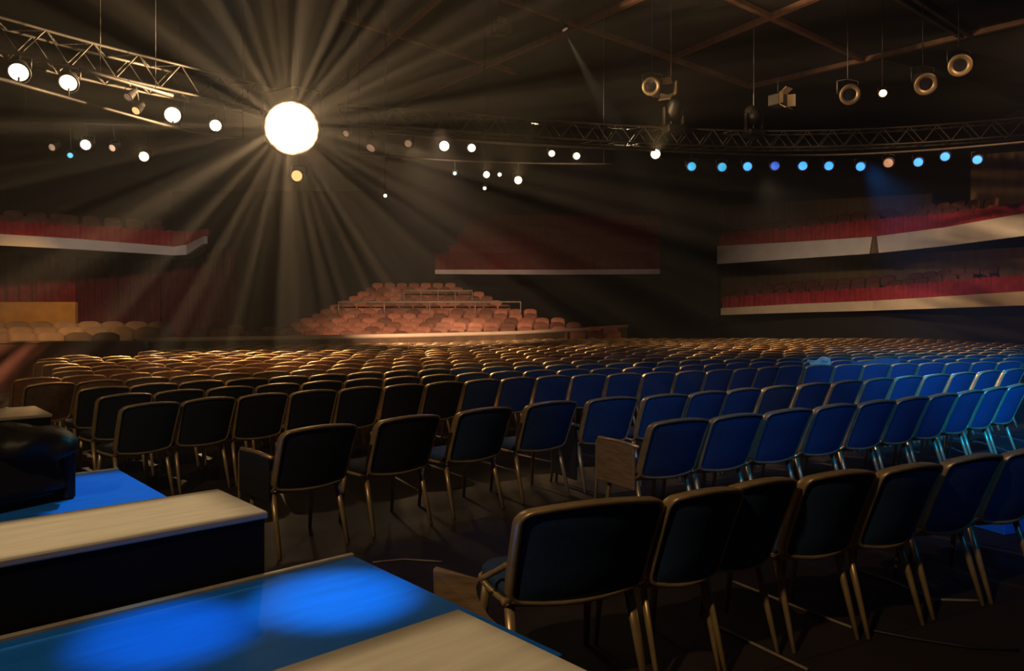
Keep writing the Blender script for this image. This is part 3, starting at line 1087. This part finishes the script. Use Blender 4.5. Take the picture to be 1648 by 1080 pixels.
# brown back walls of the right balconies, seen above the seats
def wall_panel(name, p0, p1, D0, D1, ytop0, ytop1, ybot0, ybot1, m):
    a0, a1 = at(p0, ytop0, D0), at(p1, ytop1, D1)
    b0, b1 = at(p0, ybot0, D0), at(p1, ybot1, D1)
    mb = ribbon([(a0.x, a0.y), (a1.x, a1.y)], [b0.z, b1.z], [a0.z, a1.z], .15, m)
    return struct(name, mb)
wall_panel('wall_right_upper', 1159, 1500, 36.4, 29.4, 331, 311, 380, 366, 'wall_brown')
wall_panel('wall_right_end', 1562, 1690, 26.8, 24.4, 250, 240, 352, 340, 'wall_brown')
wall_panel('wall_right_lower', 1160, 1690, 36.2, 25.2, 427, 395, 486, 455, 'wall_brown')
wall_panel('wall_right_base', 1150, 1690, 34.0, 22.8, 512, 494, 560, 592, 'wall_black')
wall_panel('wall_right_face', 1062, 1156, 36.5, 34.4, 240, 240, 560, 560, 'wall_black')

# ------------------------------------------------------------------ trusses and pipes
def cat_path(P, k=6):
    out = []
    for i in range(len(P) - 1):
        p0, p1, p2, p3 = P[max(i - 1, 0)], P[i], P[i + 1], P[min(i + 2, len(P) - 1)]
        for j in range(k):
            t = j / k
            out.append(.5 * (2 * p1 + (p2 - p0) * t + (2 * p0 - 5 * p1 + 4 * p2 - p3) * t * t + (3 * p1 - p0 - 3 * p2 + p3) * t ** 3))
    out.append(P[-1])
    return out
def truss(label, P, s, rc=.026):
    c = P[len(P) // 2].copy()
    r = empty('lighting_truss', c, 0, label, 'truss')
    Q = [p - c for p in P]
    n = len(Q)
    ch = [[], [], [], []]
    for i in range(n):
        d = Q[min(i + 1, n - 1)] - Q[max(i - 1, 0)]
        nn = Vector((-d.y, d.x, 0)).normalized() * (s / 2)
        u = Vector((0, 0, s / 2))
        for j, (a, b) in enumerate(((-1, 1), (1, 1), (1, -1), (-1, -1))):
            ch[j].append(Q[i] + nn * a + u * b)
    for j in range(4):
        MB().tube(ch[j], rc, 'truss', 8).build('chord', r)
    # lattice: one zigzag per side
    lens = [0]
    for a, b in zip(Q, Q[1:]): lens.append(lens[-1] + (b - a).length)
    def on_(j, sarc):
        sarc = min(sarc, lens[-1] - 1e-4)
        i = 0
        while lens[i + 1] < sarc: i += 1
        t = (sarc - lens[i]) / (lens[i + 1] - lens[i])
        return ch[j][i].lerp(ch[j][i + 1], t)
    mb = MB()
    step = s * .75
    m = int(lens[-1] / step)
    for j0, j1 in ((0, 3), (1, 2), (0, 1), (3, 2)):
        for k in range(m):
            a, b = (j0, j1) if k % 2 == 0 else (j1, j0)
            mb.tube([on_(a, k * step), on_(b, (k + 1) * step)], rc * .55, 'truss', 5, False)
    mb.build('lattice', r)
    return r
def zat(px, py, z):
    D = F * (z - EYE) / (HZ - py)
    return at(px, py, D)
truss('lighting truss at upper left with four round lit lamps below', cat_path([zat(-120, 33, 6), zat(0, 62, 6), zat(130, 96, 6), zat(280, 131, 6), zat(432, 166, 6)]), .5)
truss('long curved lighting truss from the searchlight to the right edge', cat_path([zat(545, 188, 6), zat(640, 193, 6), zat(850, 209, 6), zat(1050, 221, 6), zat(1240, 227, 6), zat(1450, 221, 6), zat(1700, 202, 6)]), .40, .024)
SUPPORTS = {}
def pipe(label, P, rad=.028, key=None):
    if key: SUPPORTS[key] = P
    c = P[len(P) // 2].copy()
    o = MB().tube([p - c for p in P], rad, 'truss', 8).build('lamp_pipe')
    o.location = c
    for i in ((1, len(P) - 2) if len(P) > 3 else (0, len(P) - 1)):
        q = P[i]
        MB().tube([q - c, Vector((q.x, q.y, ZC)) - c], .007, 'lamp_black', 5).build('hanging_wire', o)
    return tag(o, label, 'pipe')
pipe('short lit pipe right under the upper left truss', cat_path([zat(128, 110, 5.6), zat(278, 154, 5.6)], 4), .03, 'lit')
pipe('long pipe below the upper left truss, passing under the round lamps', cat_path([zat(-60, 113, 5.2), zat(7, 129, 5.2), zat(160, 172, 5.2), zat(310, 212, 5.2), zat(400, 226, 5.2)]), .03, 'left')
pipe('curved pipe below the long truss carrying the blue lamps', cat_path([zat(600, 212, 5.4), zat(800, 230, 5.4), zat(1050, 242, 5.4), zat(1290, 250, 5.4), zat(1480, 243, 5.4), zat(1700, 224, 5.4)]), .03, 'curved')
pipe('lowest thin pipe between the searchlight and the blue lamps', cat_path([zat(560, 246, 5.0), zat(720, 258, 5.0), zat(860, 263, 5.0), zat(985, 264, 5.0)]), .02, 'low')
pipe('black pipe in the dark above the two bright low left lamps', [zat(40, 196, 6.2), zat(160, 200, 6.2), zat(290, 204, 6.2)], .025, 'dark')
def hoist(label, px, D, py_bottom, tophgt=ZC):
    p = at(px, py_bottom, D)
    o = MB().tube([(0, 0, 0), (0, 0, tophgt - p.z)], .016, 'hoist', 6).build('hoist_cable')
    o.location = p
    return tag(o, label, 'hoist cable')
hoist('hoist cable dropping to the truss near the dull ring lamp', 1080, 18.4, 214)
hoist('hoist cable dropping to the truss above the blue lamps', 1213, 18.8, 219)

# ------------------------------------------------------------------ lamps
TOCAM = Vector((0, 0, EYE))
def lamp(label, px, py, D, rpx, lens, target=None, rim='lamp_black', hang=.35, name='stage_lamp', tilt=(0, 0, 0), long=1.6, group=None, halo=0.0, cat='lamp'):
    top = None
    if isinstance(hang, str):
        if hang == 'ceiling':
            top = ZC - .001
        else:
            P = SUPPORTS[hang]
            best = min(range(len(P) - 1), key=lambda i: abs((pxof(P[i]) + pxof(P[i + 1])) / 2 - px))
            a, b = P[best], P[best + 1]
            t = min(1, max(0, (px - pxof(a)) / (pxof(b) - pxof(a))))
            g = a.lerp(b, t)
            D, top = g.y, g.z
    R = rpx / F * D
    p = at(px, py, D)
    if top is not None: top -= p.z
    r = empty(name, p, 0, label, cat, group)
    tgt = Vector(target) if target else Vector((0, 0, .4)) + Vector(tilt)
    q = (tgt - p).to_track_quat('Z', 'Y').to_matrix().to_4x4()       # local +Z looks along the beam
    MB().lathe([(0, -R * 2 * long), (R * .55, -R * 2 * long), (R * .75, -R * 1.5 * long), (R * 1.06, -R * .5), (R * 1.12, 0), (R * 1.12, R * .16), (R * 1.0, R * .16), (R * .98, -R * .02)], 'lamp_black', 20, q).build('housing', r)
    MB().lathe([(R * 1.0, 0), (R * .8, R * .06), (R * .45, R * .12), (0.0, R * .14)], lens, 20, q).build('lens', r)
    MB().lathe([(R * 1.13, R * .02), (R * 1.17, R * .1), (R * 1.12, R * .2), (R * .93, R * .2), (R * .9, R * .1), (R * .96, R * .03)], rim, 20, q).build('rim', r)
    back = (q @ Vector((0, 0, -R * 1.2)))
    y = MB()
    y.tube([back + Vector((R * 1.2, 0, 0)), back + Vector((R * 1.25, 0, R * 1.5)), back + Vector((0, 0, R * 1.75)), back + Vector((-R * 1.25, 0, R * 1.5)), back + Vector((-R * 1.2, 0, 0))], R * .09, 'lamp_black', 6)
    apex = back + Vector((0, 0, R * 1.72))
    if top is not None:
        end = Vector((0, 0, top)) if hang != 'ceiling' else Vector((apex.x, apex.y, top))
    else:
        end = back + Vector((0, 0, R * 1.75 + hang))
    y.tube([apex, end], max(.012, R * .1) if hang != 'ceiling' else .012, 'lamp_black', 6)
    y.build('yoke', r)
    return r
# the searchlight, its lens enlarged to stand in for bloom
lamp('dazzling searchlight, lens widened to its bloom, shining straight at the viewer', 470, 207, 14.0, 39, 'searchlight', (0, 0, 1.4), 'lamp_black', 'ceiling', 'searchlight', long=.9)
# four round lamps under the left truss
lf = 'round lit lamps under the left truss'
lamp('leftmost of four round lit lamps under the upper left truss', 30, 116, 11.7, 15.5, 'lens_warm', (-2.2, 2, -.9), hang='left', group=lf)
lamp('second round lit lamp from the left under the upper left truss', 110, 133, 12.3, 14, 'lens_warm', (-3.0, 2, -.8), hang='left', group=lf)
lamp('third round lit lamp from the left under the upper left truss', 278, 185, 13.7, 13.5, 'lens_warm', (-2.0, 1, .4), hang='left', group=lf)
lamp('fourth and smallest round lamp under the upper left truss, next to the searchlight', 347, 202, 14.2, 10, 'lens_warm', (-2.5, 1, .2), hang='left', group=lf)
lamp('small half-lit lamp hanging between the second and third round lamps', 219, 178, 12.9, 7, 'lens_gold', (-8, 2, -4), hang='lit')
lamp('small dim lamp just above the half-lit one under the left truss', 206, 156, 12.9, 7, 'lens_dim', (-9, 3, -4), hang='lit')
# lower left group
g2 = 'lamps in the dark at the left'
lamp('bright small lamp low at the left, left of two alike', 138, 233, 17.5, 8.5, 'lens_hot', (-7, 1, 0), hang='dark', group=g2)
lamp('bright small lamp low at the left, right of two alike', 232, 252, 17.5, 8, 'lens_hot', (-6, 1, 0), hang='dark', group=g2)
lamp('tiny cyan lamp low at the left', 113, 250, 17.3, 4.5, 'lens_cyan', (-6, 2, 0), hang='dark', group=g2)
lamp('dim unlit lamp left of the tiny cyan lamp', 84, 237, 17.3, 6, 'lens_dim', (-12, 6, 0), hang='dark', group=g2)
lamp('dim unlit lamp between the two bright low left lamps', 181, 238, 17.3, 6, 'lens_dim', (-12, 6, -1), hang='dark', group=g2)
# centre group
g3 = 'lamps below the centre of the long truss'
lamp('boxy amber lamp right under the searchlight', 478, 283, 15.6, 9.5, 'lens_gold', (-4, 1, 1), hang='ceiling')
lamp('dim lamp just right of the searchlight', 557, 215, 15.8, 5.5, 'lens_dim', (-8, 4, -2), hang='ceiling', group=g3)
lamp('dim downward lamp at the left end of the long truss', 597, 238, 15.9, 8, 'lens_dim', (-6, 9, -2), hang='curved', group=g3)
lamp('dull amber lamp at the left end of the curved pipe', 657, 231, 16.0, 6.5, 'lens_dim', (-3, 5, -1), hang='curved', group=g3)
lamp('brightest warm lamp under the left part of the curved pipe', 715, 235, 16.2, 8.5, 'lens_hot', (0, 0, 1.5), hang='curved', group=g3)
lamp('plain white lamp right beside the brightest warm lamp', 759, 238, 16.3, 7, 'lens_warm', (0, 1, 0), hang='curved', group=g3)
lamp('left of the pair of warm lamps in the middle of the curved pipe', 888, 247, 16.8, 5.5, 'lens_warm', (0, 1, 0), hang='curved', group=g3)
lamp('right of the pair of warm lamps in the middle of the curved pipe', 928, 251, 16.9, 6, 'lens_warm', (0, 1, 0), hang='curved', group=g3)
lamp('warm glowing lamp left of the row of blue lamps', 1055, 248, 17.1, 8, 'lens_hot', (0, 0, 1.5), hang='curved', group=g3)
lamp('left of the three lamps under the lowest thin pipe', 783, 281, 15.9, 5.5, 'lens_hot', (0, 0, 1.5), hang='low', group=g3)
lamp('small white lamp between the two glowing ones under the lowest thin pipe', 804, 281, 15.9, 3.5, 'lens_warm', (0, 0, 1.5), hang='low', group=g3)
lamp('right of the three lamps under the lowest thin pipe', 834, 290, 16.0, 6.5, 'lens_hot', (0, 0, 1.5), hang='low', group=g3)
lamp('tiny cyan lamp left of the three lamps under the lowest pipe', 732, 279, 16.2, 3, 'lens_cyan', (0, 0, 1), hang='low', group=g3)
lamp('tiny white lamp low in the dark between searchlight and raked seats', 620, 315, 17.0, 3, 'lens_warm', (0, 0, 1), hang='ceiling', group=g3)
lamp('tiny lamp below the three lamps of the lowest thin pipe', 780, 303, 17.2, 3, 'lens_warm', (0, 0, 1), hang='ceiling', group=g3)
# blue row
bl = [(1113, 268, 'lens_cyan'), (1162, 269, 'lens_cyan'), (1203, 268, 'lens_blue'), (1247, 267, 'lens_deep'), (1292, 267, 'lens_blue'), (1334, 267, 'lens_blue'), (1385, 268, 'lens_blue'), (1430, 262, 'lens_dim'), (1478, 261, 'lens_blue'), (1521, 252, 'lens_blue'), (1573, 257, 'lens_blue')]
for i, (px, py, m) in enumerate(bl):
    D = 17.2 - max(0, (px - 1400)) / 170 * .5
    if m == 'lens_dim':
        lab = 'unlit pale lamp, the only one not blue in the row of blue lamps'
    else:
        lab = '%s stage lamp, %s from the left in the row under the curved pipe' % ({'lens_cyan': 'cyan', 'lens_blue': 'bright blue', 'lens_deep': 'deep blue'}[m], ordinal(i + 1))
    lamp(lab, px, py, D, 7.5 if m != 'lens_dim' else 8, m, (1, 0, 1.4), hang='curved', group='row of blue lamps')
# dull ring-fronted lamps on the right
g4 = 'unlit lamps with brass rings'
def ring_lamp(label, px, py, D, rpx, tgt, rim='lamp_rim', hang='ceiling'):
    o = lamp(label, px, py, D, rpx, 'lens_off', tgt, rim, hang, 'ring_lamp', group=g4)
    R = rpx / F * D
    for ch in o.children:
        if ch.name.startswith('rim'):
            bpy.data.objects.remove(ch)
    q = (Vector(tgt) - at(px, py, D)).to_track_quat('Z', 'Y').to_matrix().to_4x4()
    MB().lathe([(R * 1.16, 0), (R * 1.2, R * .12), (R * 1.1, R * .24), (R * .85, R * .22), (R * .66, R * .1), (R * .62, 0)], rim, 24, q).build('ring', o)
ring_lamp('unlit ring-fronted lamp at the hoist cable left of the moving head', 1048, 139, 17.4, 12.5, (-2, 0, 1))
ring_lamp('dim ring-fronted lamp right of centre, left of the lit spot', 1368, 152, 16.5, 14, (4, 0, 1))
ring_lamp('faintest ring-fronted lamp between the lit spot and the brass-ringed one', 1490, 135, 16.0, 15, (6, 4, 0))
ring_lamp('brass-ringed lamp at upper right under the beam corner', 1545, 105, 15.5, 15, (2, 0, 0))
lamp('small lit spot shining from a tan housing at upper right', 1421, 150, 16.2, 6, 'lens_hot', (2, 0, .6), 'lamp_rim', 'ceiling')
# lamps with pale barn doors
def barn_lamp(label, px, py, D, s, rz):
    p = at(px, py, D)
    r = empty('barn_door_lamp', p, rz, label, 'lamp', 'lamps with barn doors')
    MB().bbox((-s * .5, -s * .4, -s * .4), (s * .5, s * .5, s * .4), .02, 'lamp_black').build('housing', r)
    for k, (ax, sg) in enumerate(((0, -1), (0, 1), (2, 1), (2, -1))):
        M = Matrix.Translation((sg * s * .5 if ax == 0 else 0, -s * .4, sg * s * .4 if ax == 2 else 0)) @ Matrix.Rotation(math.radians(35) * sg * (1 if ax == 0 else -1), 4, 'Z' if ax == 0 else 'X')
        h = s * .42
        if ax == 0:
            mb = MB().box((-.008, -s * .55, -h), (.008, 0, h), 'lamp_rim', M)
        else:
            mb = MB().box((-h, -s * .55, -.008), (h, 0, .008), 'lamp_rim', M)
        mb.build('barn_door', r)
    MB().tube([(0, 0, s * .4), (0, 0, ZC - p.z if py < 80 else s * 1.6)], .018, 'lamp_black', 6).build('stem', r)
    return r
barn_lamp('barn-door lamp hung alone from the dark ceiling above the centre', 803, 48, 18.0, .30, math.radians(25))
barn_lamp('barn-door lamp beside the hoist cable at centre right', 1076, 148, 17.8, .36, math.radians(-30))
barn_lamp('barn-door lamp under the beam corner left of the ring lamps', 1252, 162, 17.6, .34, math.radians(40))
# moving heads standing on the long truss
def moving_head(label, px, py, D, s, tilt):
    p = at(px, py, D)
    r = empty('moving_head', p, .3, label, 'moving light', 'moving lights on the truss')
    MB().bbox((-s * .5, -s * .4, 0), (s * .5, s * .4, s * .4), .03, 'lamp_black').build('base', r)
    for sx in (-1, 1):
        MB().bbox((sx * s * .5 - s * .07, -s * .12, s * .35), (sx * s * .5 + s * .07, s * .12, s * 1.3), .02, 'lamp_black').build('yoke_arm', r)
    M = Matrix.Translation((0, 0, s * 1.2)) @ Matrix.Rotation(tilt, 4, 'X')
    MB().lathe([(0, -s * .5), (s * .3, -s * .48), (s * .38, -s * .1), (s * .34, s * .35), (s * .3, s * .55), (0, s * .52)], 'lamp_black', 20, M).build('head', r)
    return r
moving_head('grey moving light standing on the truss left of the blue lamps', 1084, 216, 18.2, .50, math.radians(35))
moving_head('moving light on the truss below the beam corner', 1213, 221, 18.5, .45, math.radians(-40))
# ceiling spot with a visible beam
pb = zat(908, 46, 8.92)
r = lamp('small ceiling spot at the crossing of two beams throwing a pale beam', 909, 47, 18.9, 5.5, 'lens_dim', (pb.x + .9, pb.y - .4, pb.z - 2.0), 'lamp_black', 'ceiling', 'ceiling_spot')
sp = at(911, 52, 18.85)
spot('ceiling_beam', sp + Vector((.04, -.02, -.15)), sp + Vector((.95, -.3, -2.0)), 4500, (1, .85, .5), 13, .6, .02)
